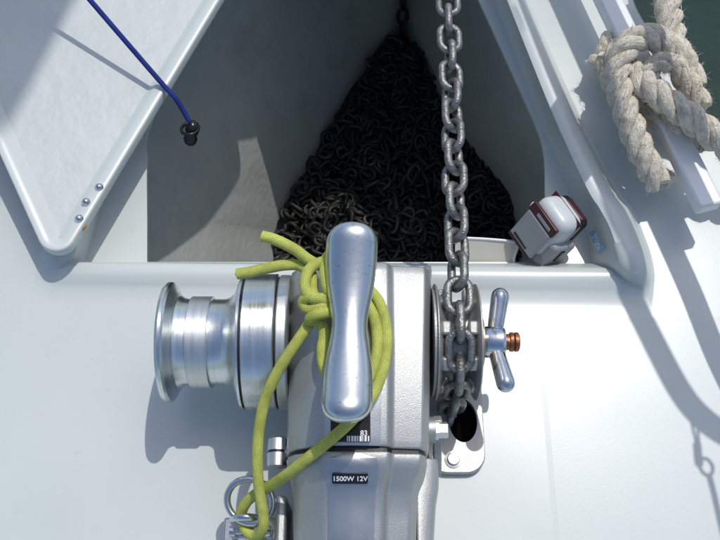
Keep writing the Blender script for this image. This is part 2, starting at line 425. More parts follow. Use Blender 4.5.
# heap in the bottom of the locker
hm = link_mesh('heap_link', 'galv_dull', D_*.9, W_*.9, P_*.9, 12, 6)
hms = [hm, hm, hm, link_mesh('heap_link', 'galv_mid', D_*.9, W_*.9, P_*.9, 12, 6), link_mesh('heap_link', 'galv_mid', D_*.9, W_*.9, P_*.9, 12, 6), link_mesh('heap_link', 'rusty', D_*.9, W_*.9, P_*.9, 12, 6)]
heap = empty('chain_heap', (.05, .95, ZB)); tag(heap, 'dark heap of anchor chain piled in the bottom of the locker', 'chain heap')
def inside(x, y):
    poly = bot; c = False
    for i in range(len(poly)):
        a, b = poly[i], poly[i-1]
        if (a.y > y) != (b.y > y) and x < (b.x-a.x)*(y-a.y)/(b.y-a.y)+a.x: c = not c
    return c
def hz(x, y):
    return ZB+.075+.055*noise.noise((x*8, y*8, 0))+.045*math.exp(-((x-.06)**2/.02+(y-.95)**2/.06))
xs = [p.x for p in bot]; ys = [p.y for p in bot]
bm = bmesh.new()                                                # solid core under the loose links
g = 26; grid = {}
for i in range(g+1):
    for j in range(g+1):
        x = min(xs)-.10+(max(xs)-min(xs)+.20)*i/g; y = min(ys)-.02+(max(ys)-min(ys)+.10)*j/g
        grid[i, j] = bm.verts.new((x, y, hz(x, y)-.018))
for i in range(g):
    for j in range(g):
        c = (grid[i, j].co+grid[i+1, j+1].co)/2
        if any(inside(c.x+dx, c.y+dy) for dx in (-.05, 0, .05) for dy in (-.04, 0, .04)): bm.faces.new((grid[i, j], grid[i+1, j], grid[i+1, j+1], grid[i, j+1]))
bmesh.ops.delete(bm, geom=[v for v in bm.verts if not v.link_faces], context='VERTS')
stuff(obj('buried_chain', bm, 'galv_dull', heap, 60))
def rot_rand(): return Matrix.Rotation(random.uniform(0, 6.28), 4, 'Z') @ Matrix.Rotation(random.gauss(0, .75), 4, 'X') @ Matrix.Rotation(random.gauss(0, .5), 4, 'Y')
pts = []; tries = 0
while len(pts) < 1740 and tries < 30000:
    tries += 1
    x = random.uniform(min(xs)-.03, max(xs)+.03); y = random.uniform(min(ys), max(ys))
    if inside(x, y): pts.append((x, y))
pts.sort(key=lambda p: p[1])
bmj = bmesh.new()
for i, (x, y) in enumerate(pts):
    z = hz(x, y)+random.uniform(-.012, .014)
    if i % 6 == 0:
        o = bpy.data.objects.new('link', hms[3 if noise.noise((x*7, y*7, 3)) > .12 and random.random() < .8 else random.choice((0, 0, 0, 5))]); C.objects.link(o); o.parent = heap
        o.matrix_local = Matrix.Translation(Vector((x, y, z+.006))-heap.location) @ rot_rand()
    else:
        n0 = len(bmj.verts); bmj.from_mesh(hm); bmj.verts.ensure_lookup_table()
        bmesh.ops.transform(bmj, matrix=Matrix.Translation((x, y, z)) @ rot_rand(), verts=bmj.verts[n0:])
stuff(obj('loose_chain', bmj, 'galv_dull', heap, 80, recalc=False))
# a length of chain hanging down the stem into the heap
for i in range(16):
    a = stem_b+Vector((0, -.035, .05)); b = stem_t+Vector((-.0, -.10, -.02)); p = a.lerp(b, i/16)
    t = (b-a).normalized(); x = Vector((1, 0, 0)); y = (x-t*x.dot(t)).normalized(); z = t.cross(y); ang = (i % 2)*math.pi/2+.3
    y2 = y*math.cos(ang)+z*math.sin(ang); M = Matrix((t, y2, t.cross(y2))).transposed().to_4x4(); M.translation = p-heap.location
    o = bpy.data.objects.new('link', hm); C.objects.link(o); o.parent = heap; o.matrix_local = M

# ------------------------------------------------------------------ windlass
AY, AZ = GY, GZ
wl = empty('anchor_windlass', (0, AY, 0))
tag(wl, 'grey cast aluminium electric anchor windlass with turned drum, chain wheel and polished horn', 'windlass')
YF = at(360, 262, .19).y; YJ = at(360, 450, .175).y
def X(px, y, z): return atd(px, y, z).x
def case_section(y, zt, pl, cl, crr, pr, drop, zb=.0, round_=1):
    """cross-section with raised flat centre band and lower side facets"""
    l, c0, c1, r = (X(p, y, zt) for p in (pl, cl, crr, pr))
    s = drop
    return [Vector(v) for v in ((l, y, zb), (l, y, zt-.050), (l+.003, y, zt-.028-s), (l+.012, y, zt-.014-s), (c0-.012, y, zt-.006-s), (c0, y, zt-s*.3), (c0+.008, y, zt),
            (c1-.008, y, zt), (c1, y, zt-s*.3), (c1+.006, y, zt-.006-s), (r-.010, y, zt-.010-s), (r-.003, y, zt-.022-s), (r, y, zt-.050), (r, y, zb))]
def loft(name, secs, m, parent, bevel=.0025):
    bm = bmesh.new(); V = bridge_loops(bm, secs, closed=True)
    bm.faces.new(V[0]); bm.faces.new(V[-1])
    return obj(name, bm, m, parent, 40, bevel=bevel)
z_ = .205
secs = [case_section(YF+.006, .150, 296, 326, 378, 420, .002), case_section(YF+.004, .178, 291, 322, 384, 430, .004), case_section(YF-.004, z_-.006, 288, 319, 387, 433, .005), case_section(YF-.018, z_, 286, 318, 388, 434, .006),
        case_section((YF+YJ)/2, z_-.004, 285, 317, 389, 433, .006), case_section(YJ+.012, z_-.016, 284, 317, 388, 432, .006), case_section(YJ+.0022, z_-.019, 284, 317, 388, 431, .006)]
case = loft('gear_case', secs, 'cast_alu', wl)
# black gasket in the joint
secs = [case_section(YJ+.0026, z_-.023, 287, 318, 387, 428, .006), case_section(YJ-.0034, z_-.023, 287, 318, 387, 428, .006)]
loft('gasket', secs, 'rubber', wl, 0)
secs = [case_section(YJ-.0030, z_-.0205, 283, 316, 388, 430, .004), case_section(YJ-.011, z_-.021, 284, 316, 388, 430, .004), case_section(YJ-.022, z_-.025, 287, 317, 387, 428, .005),
        case_section(YJ-.034, z_-.036, 289, 319, 385, 423, .007), case_section(YJ-.045, z_-.042, 290, 320, 383, 420, .008), case_section(YJ-.075, z_-.050, 290, 320, 382, 419, .008),
        case_section(YJ-.13, z_-.062, 291, 321, 381, 418, .008), case_section(YJ-.19, z_-.075, 300, 323, 380, 408, .008), case_section(YJ-.205, z_-.095, 306, 326, 376, 402, .006)]
motor = loft('motor_cover', secs, 'cast_alu', wl, .004)
# smoother centre band let into case and motor cover, two shallow facets
mat('band', (.50, .52, .52), .32, .9, .05, 30, .06, 500)
def band(name, rows, parent):
    bm = bmesh.new(); L_ = []
    for y, zt, c0, c1 in rows:
        a, b = X(c0, y, zt)+.0085, X(c1, y, zt)-.0085; m_ = (a+b)/2
        L_.append([Vector((a, y, zt-.004)), Vector((a, y, zt+.0004)), Vector((a+.003, y, zt+.0011)), Vector((m_-.004, y, zt+.0034)), Vector((m_+.004, y, zt+.0034)), Vector((b-.003, y, zt+.0011)), Vector((b, y, zt+.0004)), Vector((b, y, zt-.004))])
    V = bridge_loops(bm, L_); bm.faces.new(V[0]); bm.faces.new(V[-1]); return obj(name, bm, 'band', parent, 30)
band('centre_band', [(YF-.018, z_, 318, 388), ((YF+YJ)/2, z_-.004, 317, 389), (YJ+.012, z_-.016, 317, 388), (YJ+.0022, z_-.019, 317, 388)], wl)
band('centre_band', [(YJ-.0050, z_-.0236, 318, 386), (YJ-.011, z_-.0222, 317, 387), (YJ-.022, z_-.0255, 317, 387), (YJ-.034, z_-.036, 319, 385), (YJ-.045, z_-.042, 320, 383), (YJ-.075, z_-.050, 320, 382), (YJ-.13, z_-.062, 321, 381), (YJ-.19, z_-.075, 323, 380)], wl)
# drum, lathed round the x axis
def dx(px, z=.12): return X(px, AY, z)
O = (0, AY, AZ)
drum = lathe('drum', [(dx(166), .030), (dx(166), .071), (dx(167), .0755), (dx(169.5), .0775), (dx(172.5), .0775), (dx(174.5), .0755), (dx(177), .069), (dx(181), .060), (dx(186), .0565), (dx(192), .0555),
        (dx(192.6), .0575), (dx(193.4), .0582), (dx(212.2), .0582), (dx(213), .0575), (dx(213.6), .0555), (dx(226), .0555), (dx(231), .058), (dx(236), .064), (dx(239), .073), (dx(241.5), .083), (dx(243.5), .0865), (dx(246), .0868), (dx(246), .03)], O, 'turned', wl, sharp=24)
lathe('barrel_band', [(dx(192.4), .05), (dx(192.4), .0584), (dx(193), .0590), (dx(212.6), .0590), (dx(213.2), .0584), (dx(213.2), .05)], O, 'turned_dull', drum, sharp=24)
lathe('seal_ring', [(dx(245.5), .05), (dx(245.5), .0842), (dx(248.6), .0842), (dx(248.6), .05)], O, 'rubber', wl)
lathe('clutch_housing', [(dx(248.2), .05), (dx(248.2), .0866), (dx(249), .0878), (dx(278), .0878), (dx(279), .0866), (dx(279), .05)], O, 'turned', wl, sharp=24)
lathe('seal_ring', [(dx(278.6), .05), (dx(278.6), .0845), (dx(281.4), .0845), (dx(281.4), .05)], O, 'rubber', wl)
lathe('collar', [(dx(281), .05), (dx(281), .0855), (dx(282), .0866), (dx(290), .0866), (dx(291.5), .085), (dx(292), .05)], O, 'turned_dull', wl, sharp=24)
lathe('drum_nut', [(dx(157), .0), (dx(157), .016), (dx(158), .018), (dx(166.5), .018)], O, 'turned_dull', drum, seg=6)
# chain wheel (gypsy)
half = [(.0275, .018), (.0275, .0735), (.0268, .075), (.0255, .075), (.0243, .0735), (.0205, .062), (.0165, .056), (.012, .052)]
gy = lathe('chain_wheel', [(GX-a_, r_) for a_, r_ in half]+[(GX+a_, r_) for a_, r_ in half[::-1]], O, 'galv_light', wl, sharp=30)
for k in range(9):                                              # pocket teeth either side
    a = R(40*k+14)
    for s in (-1, 1):
        box('pocket_tooth', (GX+s*.0165, AY+.060*math.cos(a), AZ+.060*math.sin(a)), (.012, .016, .018), 'galv_light', gy, Matrix.Rotation(a, 3, 'X'), bevel=.003)
lathe('backing_disc', [(GX-.031, .02), (GX-.031, .070), (GX-.0278, .070), (GX-.0278, .02)], O, 'galv_light', wl)
lathe('spacer', [(dx(436), .02), (dx(436), .045), (GX-.0305, .045), (GX-.0305, .02)], O, 'rubber', wl)
lathe('thrust_washer', [(GX+.0272, .010), (GX+.0272, .034), (GX+.028, .0355), (GX+.0345, .0345), (GX+.0355, .032), (GX+.0355, .010)], O, 'brass', wl, sharp=25)
# winged clutch handle
ch = lathe('clutch_handle', [(GX+.0355, .010), (GX+.0355, .0185), (GX+.040, .0205), (GX+.060, .0205), (GX+.064, .018), (GX+.064, .010)], O, 'chrome', wl, sharp=25)
for s in (1, -1):
    a = Vector((GX+.050, AY, AZ)); b = Vector((GX+.0605, AY+s*.058, AZ+(.012 if s > 0 else .010)))
    pth = [a.lerp(b, k/14) for k in range(15)]
    e_ = (b-a).normalized(); bm = bmesh.new(); add_tube(bm, pth+[b+e_*.0120*math.sin(R(q)) for q in (20, 40, 58, 74, 86)], lambda i: (.0098+.0022*min(i, 14)/14) if i < 15 else .0120*math.cos(R((20, 40, 58, 74, 86)[i-15])), 16, caps=True)
    obj('wing_arm', bm, 'chrome', ch, 40)
lathe('copper_stud', [(GX+.063, .004), (GX+.063, .0105), (GX+.070, .0105), (GX+.071, .0125), (GX+.075, .0128), (GX+.0762, .011), (GX+.0775, .0128), (GX+.0815, .0125), (GX+.083, .0105), (GX+.083, .004)], O, 'copper', ch, seg=28, sharp=25)
# polished horn on a short post
hy0, hy1 = at(360, 425, .262).y, at(360, 226, .275).y
hw = []
for k in range(41):
    t = .5-.5*math.cos(math.pi*k/40); y = hy0+(hy1-hy0)*t
    e = 1.0
    endr = .027
    L_ = hy1-hy0; s0 = t*L_; s1 = (1-t)*L_
    hwid = 1.12*(.0252-.0080*math.exp(-((t-.50)/.17)**2)+.0022*t)
    for s_ in (s0, s1):
        if s_ < endr: hwid *= max(0, 1-((endr-s_)/endr)**2.4)**.45
    hth = .0200-.0035*math.exp(-((t-.5)/.25)**2)
    for s_ in (s0, s1):
        if s_ < .024: hth *= math.sqrt(max(0.0, 1-((.024-s_)/.024)**2))
    cx = X(346+ (352.5-346)*t, y, .27)
    zc = .256+.028*(abs(t-.42)/.58)**2
    hw.append((y, cx, max(hwid, .0004), max(hth, .0004), zc))
# cluster samples near the ends for round tips
bm = bmesh.new(); loops = []
for (y, cx, a, b, zc) in hw:
    loops.append([Vector((cx+a*math.copysign(abs(math.cos(q))**.97, math.cos(q)), y, zc+b*math.copysign(abs(math.sin(q))**.97, math.sin(q)))) for q in [2*math.pi*k/40 for k in range(40)]])
V = bridge_loops(bm, loops); bm.faces.new(V[0]); bm.faces.new(V[-1])
horn = obj('horn', bm, 'polished', wl, 80)
sm = horn.modifiers.new('s', 'SUBSURF'); sm.levels = 1; sm.render_levels = 1
hc = hw[19]
bm = bmesh.new(); add_lathe(bm, [(z_-.008, .024), (z_-.002, .023), (z_+.004, .0185), (.235, .0165), (.252, .018)], (hc[1], hc[0]+.004, 0), 'Z', 32)
obj('horn_post', bm, 'polished', wl, 50)
# name plates on the centre band
def plane_frame(a, b, c, lift=.0008):
    """matrix with origin at centroid of plane a,b,c: x along a->b"""
    x = (b-a).normalized(); n_ = x.cross(c-a).normalized(); y = n_.cross(x)
    return x, y, n_
def surf_z(y):                                                  # height of the motor cover's centre band
    tb = [(YJ-.0012, z_-.020), (YJ-.010, z_-.021), (YJ-.022, z_-.025), (YJ-.034, z_-.036), (YJ-.045, z_-.042), (YJ-.075, z_-.050), (YJ-.13, z_-.062)]
    for (ya, za), (yb, zb) in zip(tb, tb[1:]):
        if yb <= y <= ya: return za+(zb-za)*(ya-y)/(ya-yb)
    return tb[-1][1]
yp = at(360, 478, .16).y-.004
za, zb = surf_z(yp+.006), surf_z(yp-.006); slope = math.atan2(za-zb, .012)
ctr = Vector((X(350, yp, za), yp, (za+zb)/2+.0052)); Mr = Matrix.Rotation(slope, 4, 'X')
pw, ph = .0415, .0125
bm = bmesh.new()
a = [bm.verts.new((x, y, -.006)) for x, y in rrect(-pw/2, pw/2, -ph/2, ph/2, .002, 4)]; b = [bm.verts.new((x, y, 0)) for x, y in rrect(-pw/2, pw/2, -ph/2, ph/2, .002, 4)]
bm.faces.new(a); bm.faces.new(b)
for k in range(len(a)): bm.faces.new((a[k], a[(k+1) % len(a)], b[(k+1) % len(a)], b[k]))
bmesh.ops.transform(bm, matrix=Matrix.Translation(ctr) @ Mr, verts=bm.verts)
pl = obj('rating_plate', bm, 'black_plastic', motor)
text('lettering', '1500W 12V', .0082, Matrix.Translation(ctr) @ Mr @ Matrix.Translation((0, 0, .0004)), 'ink_white', motor)
# second plate, half hidden by the horn
yq = at(360, 428, z_-.012).y; zq = z_-.0070
ctr = Vector((X(350.5, yq, zq), yq, zq)); Mr = Matrix.Rotation(.085, 4, 'X')
bm = bmesh.new(); add_box(bm, (0, 0, -.001), (.046, .034, .0024)); bmesh.ops.transform(bm, matrix=Matrix.Translation(ctr) @ Mr, verts=bm.verts)
obj('serial_plate', bm, 'black_plastic', case)
text('lettering', '83', .0085, Matrix.Translation(ctr) @ Mr @ Matrix.Translation((.0155, -.0075, .0006)), 'ink_white', case)
bm = bmesh.new(); random.seed(3); xx = -.004
while xx < .021:
    wv = random.choice((.0010, .0016, .0024)); add_box(bm, (xx+wv/2, -.0135, .0006), (wv, .0062, .0004)); xx += wv+random.choice((.0009, .0014))
bmesh.ops.transform(bm, matrix=Matrix.Translation(ctr) @ Mr, verts=bm.verts); obj('serial_bars', bm, 'ink_white', case)
# base plate under the chain wheel with the pipe hole, bolts and stripper arm
bl, br = X(428, .25, .01), at(486, 470, .01).x
bf, ba = at(480, 370, .01).y, at(480, 474, .01).y
hx, hy = at(463, 424, .01).x, at(463, 421, .01).y
bm = bmesh.new()
outer = [Vector((x, y, 0)) for x, y in rrect(bl, br, ba, bf, .026, 8)]
hole = [Vector((hx+.0195*math.cos(R(90*(k//9)+90*(k % 9)/8 if True else 0)), hy+.030*math.sin(R(90*(k//9)+90*(k % 9)/8)), 0)) for k in range(36)]
zz = lambda l, z: [Vector((p.x, p.y, z)) for p in l]
V = bridge_loops(bm, [zz(outer, .0005), zz(outer, .010), [p.lerp(Vector(((bl+br)/2, (ba+bf)/2, 0)), .03)+Vector((0, 0, .0125)) for p in outer], zz(hole, .0125), zz(hole, .0005)])
obj('base_plate', bm, 'cast_alu', wl, 40)
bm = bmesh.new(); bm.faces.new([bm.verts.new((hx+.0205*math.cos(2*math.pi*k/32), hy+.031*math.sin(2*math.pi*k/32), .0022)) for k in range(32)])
obj('pipe_shade_disc', bm, 'hole_shade', wl)  # flat black disc paints the darkness of the pipe hole, no depth below
bp_ = at(453.5, 459, .016)
bt_ = lathe('bolt', [(.0125, .0115), (.014, .0115), (.0142, .0085), (.0185, .0085), (.0195, .0075)], (bp_.x, bp_.y, 0), 'stainless', wl, 'Z', 24)
# pivot bolt and flat stripper arm on the side of the case
py_, pz_ = at(440, 430, .12).y, .120
lathe('pivot_boss', [(X(425, py_, pz_), .016), (X(434.5, py_, pz_), .0165), (X(435, py_, pz_), .0150)], (0, py_, pz_), 'cast_alu', wl)
lathe('pivot_bolt', [(X(435.2, py_, pz_), .0125), (X(438.5, py_, pz_), .0125), (X(438.5, py_, pz_), .0105), (X(447, py_, pz_), .0105), (X(448, py_, pz_), .0095)], (0, py_, pz_), 'stainless', wl, seg=6)
e0 = Vector((X(438.5, py_, pz_)-.001, py_+.014, pz_+.004)); e1 = at(437, 474, .055)
dv = (e1-e0); ln = dv.length; mid = (e0+e1)/2; rotm = Matrix.Rotation(math.atan2(dv.z, -dv.y)*-1+math.pi*0, 3, 'X')
bm = bmesh.new(); vv = add_box(bm, (0, 0, 0), (.0105, ln, .012))
q = dv.normalized().to_track_quat('Y', 'Z'); bmesh.ops.transform(bm, matrix=Matrix.Translation(mid) @ q.to_matrix().to_4x4(), verts=bm.verts)
obj('stripper_arm', bm, 'galv_light', wl, bevel=.0018)
# foot flange along the motor's starboard side and lugs to port
fx0, fx1 = X(414, .2, .05), at(441, 480, .05).x
bm = bmesh.new()
prof = [at(440, 458, .085), at(440, 485, .085), at(437, 505, .085), at(435, 540, .085), at(434, 600, .085)]
Lp = []
for p in prof: Lp.append([Vector((fx0, p.y, .0)), Vector((fx0, p.y, .092)), Vector((p.x-.012, p.y, .090)), Vector((p.x-.003, p.y, .084)), Vector((p.x, p.y, .066)), Vector((p.x, p.y, 0))])
V = bridge_loops(bm, Lp); bm.faces.new(V[0]); bm.faces.new(V[-1]); obj('foot_flange', bm, 'cast_alu', wl, 40, bevel=.003)
lx = at(276, 452, .10)
lathe('clamp_lug', [(lx.y-.020, .006), (lx.y-.018, .0125), (lx.y-.002, .0135), (lx.y-.0015, .0115)], (lx.x+.002, 0, .098), 'turned_dull', wl, 'Y', 24)
lathe('clamp_lug', [(lx.y+.0008, .0115), (lx.y+.0014, .0135), (lx.y+.016, .0125), (lx.y+.020, .006)], (lx.x+.002, 0, .098), 'turned_dull', wl, 'Y', 24)
lathe('lug_gasket', [(lx.y-.0016, .0122), (lx.y+.0010, .0122)], (lx.x+.002, 0, .098), 'rubber', wl, 'Y', 24)
box('lug_arm', (lx.x+.016, lx.y, .098), (.03, .016, .016), 'cast_alu', wl, bevel=.004)
p = at(281, 520, .09); box('side_rib', (p.x, p.y-.01, .045), (.012, .08, .09), 'cast_alu', wl, bevel=.004)

# ------------------------------------------------------------------ ring and shackle on the deck, port side of the motor
sh = empty('ring_shackle', at(248, 515, 0)); tag(sh, 'stainless steel ring and shackle on the deck with the green line through it', 'shackle')
rc = at(250, 501, .085)
nrm = Vector((-.1, -.25, 1)).normalized(); q = nrm.to_track_quat('Z', 'Y').to_matrix()
ring = [rc+q @ Vector((.0295*math.cos(2*math.pi*k/48), .0260*math.sin(2*math.pi*k/48), 0)) for k in range(48)]
bm = bmesh.new(); add_tube(bm, ring, .0044, 14, closed=True); obj('ring', bm, 'stainless', sh)
c2 = at(247, 527, .06)
U = [c2+Vector((.017*math.cos(a), .008, .022*math.sin(a)+.006)) if True else 0 for a in [math.pi*k/20 for k in range(21)]]
U = [c2+Vector((.018, .0, -.055))]+U+[c2+Vector((-.018, 0, -.055))]
bm = bmesh.new(); add_tube(bm, U, .0046, 14); obj('shackle_bow', bm, 'stainless', sh, 50)
lathe('shackle_pin', [(-.027, .006), (-.026, .0075), (-.019, .0075), (-.0185, .0045), (.0185, .0045), (.019, .0075), (.026, .0075), (.027, .006)], c2+Vector((0, 0, -.036)), 'stainless', sh, 'X', 20)
bb = Vector((c2.x, c2.y, 0))
box('pad_base', bb+Vector((0, 0, .004)), (.075, .04, .0075), 'stainless', sh, bevel=.003)
E_ = [bb+Vector((.0, .016*math.cos(a), .004+.028*math.sin(a))) for a in [math.pi*k/16 for k in range(17)]]
bm = bmesh.new(); add_tube(bm, E_, .0045, 12); obj('pad_eye', bm, 'stainless', sh, 50)

# ------------------------------------------------------------------ green line knotted round the horn
gr = empty('green_line', at(318, 285, z_)); tag(gr, 'yellow green braided line knotted round the polished horn and led through the ring', 'rope')
RG = .0067
zt = z_+.006
A = [(262, 236, .262), (276, 240, .262), (294, 249, .258), (309, 260, .250), (322, 266, .244), (338, 272, .232), (352, 278, .222), (366, 286, .218), (379, 302, .216), (386, 325, .216), (386.5, 350, .215), (381, 376, .214), (369, 400, .213),
     (350, 422, .212), (330, 440, .205), (308, 458, .190), (288, 474, .160), (270, 486, .122), (256, 494, .100), (246, 503, .086), (241, 516, .072), (246, 530, .068), (256, 536, .072), (263, 528, .090), (263, 512, .105), (259, 488, .122), (257.5, 460, .140), (259, 430, .156), (265, 400, .176), (276, 375, .196), (290, 352, .214), (303, 333, .222), (314, 316, .226), (322, 302, .232), (330, 294, .236)]
B = [(237, 274, .238), (250, 272, .240), (268, 268, .242), (286, 265, .242), (301, 266, .240), (312, 276, .240), (313, 292, .241), (321, 303, .243), (334, 300, .240)]
Cc = [(338, 262, .246), (322, 262, .250), (309, 270, .252), (305, 284, .252), (309, 296, .250), (320, 299, .250), (334, 293, .246)]
Dd = [(338, 300, .238), (326, 300, .248), (310, 297, .250), (303, 302, .242), (308, 309, .240), (322, 307, .246), (340, 303, .238)]
Ee = [(341, 308, .236), (328, 312, .246), (315, 315, .246), (310, 320, .236), (320, 322, .228), (324, 335, .222), (322, 350, .219), (324, 366, .217), (332, 382, .217), (348, 391, .217), (364, 383, .217), (374, 365, .219), (377.5, 342, .220), (374, 318, .220), (364, 300, .222), (350, 292, .225)]
Gk = [(336, 250, .240), (327, 258, .251), (325, 274, .255), (328, 290, .254), (336, 296, .246)]
bm = bmesh.new(); uvl = bm.loops.layers.uv.new('UVMap')
for pth in (A, B, Cc, Dd, Ee, Gk):
    add_tube(bm, catmull([at(*p) for p in pth], 10), RG, 16, uvlayer=uvl)
obj('braided_rope', bm, 'green_braid', gr, 50)

# ------------------------------------------------------------------ hatch lid folded open to port
lid = empty('hatch_lid', at(75, 245, .05)); tag(lid, 'white moulded hatch lid folded open beside the locker, inner face up with three screws', 'hatch lid')
def lidz(x, y):                                                 # rises gently away from the hinge line
    h0, h1 = at(82, 240, .05), at(225, 0, .05); d = (h1-h0); d.z = 0; d.normalize()
    v = Vector((x, y, 0))-Vector((h0.x, h0.y, 0)); dist = d.x*v.y-d.y*v.x
    return .046+.16*max(0, dist)
hA, hF = at(56, 277, .05), at(300, -128, .05)
lB = at(-82, -30, .11)
corner = [hA, hF, lB]
def rounded(poly, rads, n=10):
    out = []
    for i, p in enumerate(poly):
        a = (poly[i-1]-p); b = (poly[(i+1) % len(poly)]-p); a.z = b.z = 0; a.normalize(); b.normalize()
        ang = a.angle(b); dd = rads[i]/math.tan(ang/2)
        s, e = p+a*dd, p+b*dd; c = p+(a+b).normalized()*(rads[i]/math.sin(ang/2))
        v0, v1 = s-c, e-c; t0 = math.atan2(v0.y, v0.x); t1 = math.atan2(v1.y, v1.x); dt = (t1-t0+math.pi) % (2*math.pi)-math.pi
        for k in range(n+1): t = t0+dt*k/n; out.append(Vector((c.x+rads[i]*math.cos(t), c.y+rads[i]*math.sin(t), 0)))
    res = []
    for i, p in enumerate(out):
        q = out[(i+1) % len(out)]; L_ = (q-p).length; k = max(1, int(L_/.03))
        for j in range(k): res.append(p.lerp(q, j/k))
    return res
ol = rounded(corner, (.026, .03, .05))
# orient counter-clockwise for inset
area = sum(a.x*b.y-b.x*a.y for a, b in zip(ol, ol[1:]+ol[:1]))
if area < 0: ol.reverse()
def inset(poly, d):
    out = []
    for i, p in enumerate(poly):
        t = (poly[(i+1) % len(poly)]-poly[i-1]).normalized(); out.append(p+Vector((-t.y, t.x, 0))*d)
    return out
def lz(poly, h): return [Vector((p.x, p.y, lidz(p.x, p.y)+h)) for p in poly]
cen = sum(ol, Vector())/len(ol)
def shrink(poly, s): return [cen+(p-cen)*s for p in poly]
i3 = inset(ol, .030)
loops = [lz(shrink(ol, .9), -.004), lz(inset(ol, .004), -.004), lz(ol, -.002), lz(ol, .0118), lz(inset(ol, .0008), .0134), lz(inset(ol, .0026), .0142), lz(inset(ol, .0135), .0125), lz(inset(ol, .018), .0105), lz(inset(ol, .025), .0035), lz(i3, .001)]
for s in (.92, .8, .65, .5, .35, .2, .08): loops.append(lz([cen+(p-cen)*s for p in i3], .000))
bm = bmesh.new(); V = bridge_loops(bm, loops[:10]); obj('rim', bm, 'gelcoat', lid, 50)
bm = bmesh.new(); bm.faces.new([bm.verts.new(p) for p in loops[9]]); panel = obj('panel', bm, 'layup', lid, 60)
for (px, py) in ((79, 218.5), (86, 202), (99, 187)):
    p = at(px, py, .062); p.z = lidz(p.x, p.y)+.0135
    s_ = lathe('screw', [(-.003, .0066), (.0005, .0066), (.0034, .0048), (.0050, .0024), (.0053, 0.0004)], p, 'stainless', lid, 'Z', 20, 50)
bm = bmesh.new(); bmesh.ops.create_icosphere(bm, subdivisions=2, radius=1)
pr_ = at(84, 226, .06); 
for v in bm.verts: v.co = Vector((pr_.x+v.co.x*.0015+v.co.y*.0024, pr_.y-v.co.x*.0012+v.co.y*.0042, lidz(pr_.x, pr_.y)+.009+v.co.z*.003))
obj('rust_spot', bm, 'rust', lid)

# ------------------------------------------------------------------ blue cord over the lid's edge
E0 = at(166, 88, .066); E0.z = lidz(E0.x, E0.y)+.0185
S0 = at(50, 15, .10); Q = S0-SUN*.095
dirn = (Q-E0).normalized()
tip = at(189, 121, .03)
cord = empty('blue_cord', E0); tag(cord, 'thin blue cord hanging over the lid edge with a black clip on its end', 'cord')
far = E0+dirn*1.25
pts_ = [far, E0.lerp(far, .5), E0.lerp(far, .15), E0+dirn*.03, E0+Vector((.001, -.001, .001)), E0.lerp(tip, .4)+Vector((.003, 0, .004)), tip]
tube('cord', pts_, .0040, 'blue_braid', cord, 12, 10)
cl = at(191, 130, .012)
bm = bmesh.new(); add_tube(bm, [cl+Vector((.002*math.sin(k*.9), .012-.0042*k, .007-.0035*k)) for k in range(8)], lambda i: 1.35*(.004, .0075, .0085, .0080, .0065, .0085, .0075, .004)[i], 14)
clip = obj('clip', bm, 'black_plastic', cord, 60)
bm = bmesh.new(); add_tube(bm, [cl+Vector((.0135*math.cos(a)-.001, .015*math.sin(a), -.006*math.sin(a)+.004)) for a in [2*math.pi*k/24 for k in range(24)]], .0026, 10, closed=True)
obj('clip_ring', bm, 'black_plastic', cord, 60)

# ------------------------------------------------------------------ small beige divider panel at the aft edge of the opening
dp = empty('divider_panel', at(490, 268, -.05)); tag(dp, 'small beige panel with white edges standing just inside the locker opening', 'panel')
P4 = [at(455, 285, -.07), at(522, 290, -.07), at(514, 262, -.035), at(518, 245, -.022), at(510, 241, -.018), at(464, 238, -.018), at(455, 242, -.02)]
yb = Y0+.012
def slab(name, poly, n_, th, m, parent, bevel):
    bm = bmesh.new(); a = [bm.verts.new(p) for p in poly]; b = [bm.verts.new(p+n_*th) for p in poly]; bm.faces.new(a); bm.faces.new(b); k_ = len(a)
    for k in range(k_): bm.faces.new((a[k], a[(k+1) % k_], b[(k+1) % k_], b[k]))
    return obj(name, bm, m, parent, 40, bevel=bevel)
nn = (P4[1]-P4[0]).cross(P4[4]-P4[1]).normalized()
if nn.z < 0: nn = -nn
slab('panel_face', P4, -nn, .003, 'beige', dp, .0006)
rim_ = [p+nn*.001 for p in P4[1:]]
bm = bmesh.new(); add_tube(bm, catmull(rim_, 6), .0022, 10); obj('edge_trim', bm, 'white_paint', dp, 50)

# ------------------------------------------------------------------ handheld remote leaning in the corner of the ledge
u = Vector((.47, -.88, .03)).normalized(); wv = Vector((.76, .38, -.50)); wv = (wv-u*wv.dot(u)).normalized(); v = wv.cross(u)
if v.z > 0: v = -v
c0 = at(547, 227, .022)
rem = empty('remote_control', at(552, 250, ZL)); tag(rem, 'grey and dark red handheld remote control propped in the corner of the ledge', 'remote control')
Mx = Matrix((u, v, wv)).transposed()
def rbox(name, off, size, m, bevel, seg=4, parent=rem):
    K = 1.05; o = box(name, c0+(u*off[0]+v*off[1]+wv*off[2])*K, [a_*K for a_ in size], m, parent, Mx, bevel, seg); return o
body = rbox('body', (0, -.002, .004), (.062, .078, .050), 'remote_white', .017, 6)
rbox('front_panel', (0, .010, -.0275), (.052, .050, .006), 'remote_grey', .0028)
rbox('red_band', (0, -.022, -.0268), (.056, .016, .0065), 'remote_red', .0025)
rbox('display', (.004, -.021, -.0298), (.030, .005, .0012), 'remote_grey', .0004)
rbox('label_strip', (-.004, .029, -.0308), (.030, .004, .0008), 'black_plastic', .0003)
rbox('seam', (0, -.002, .010), (.0630, .0790, .0014), 'remote_red', .0007)
rbox('end_cap', (.001, -.003, .029), (.057, .070, .020), 'black_plastic', .009, 5)
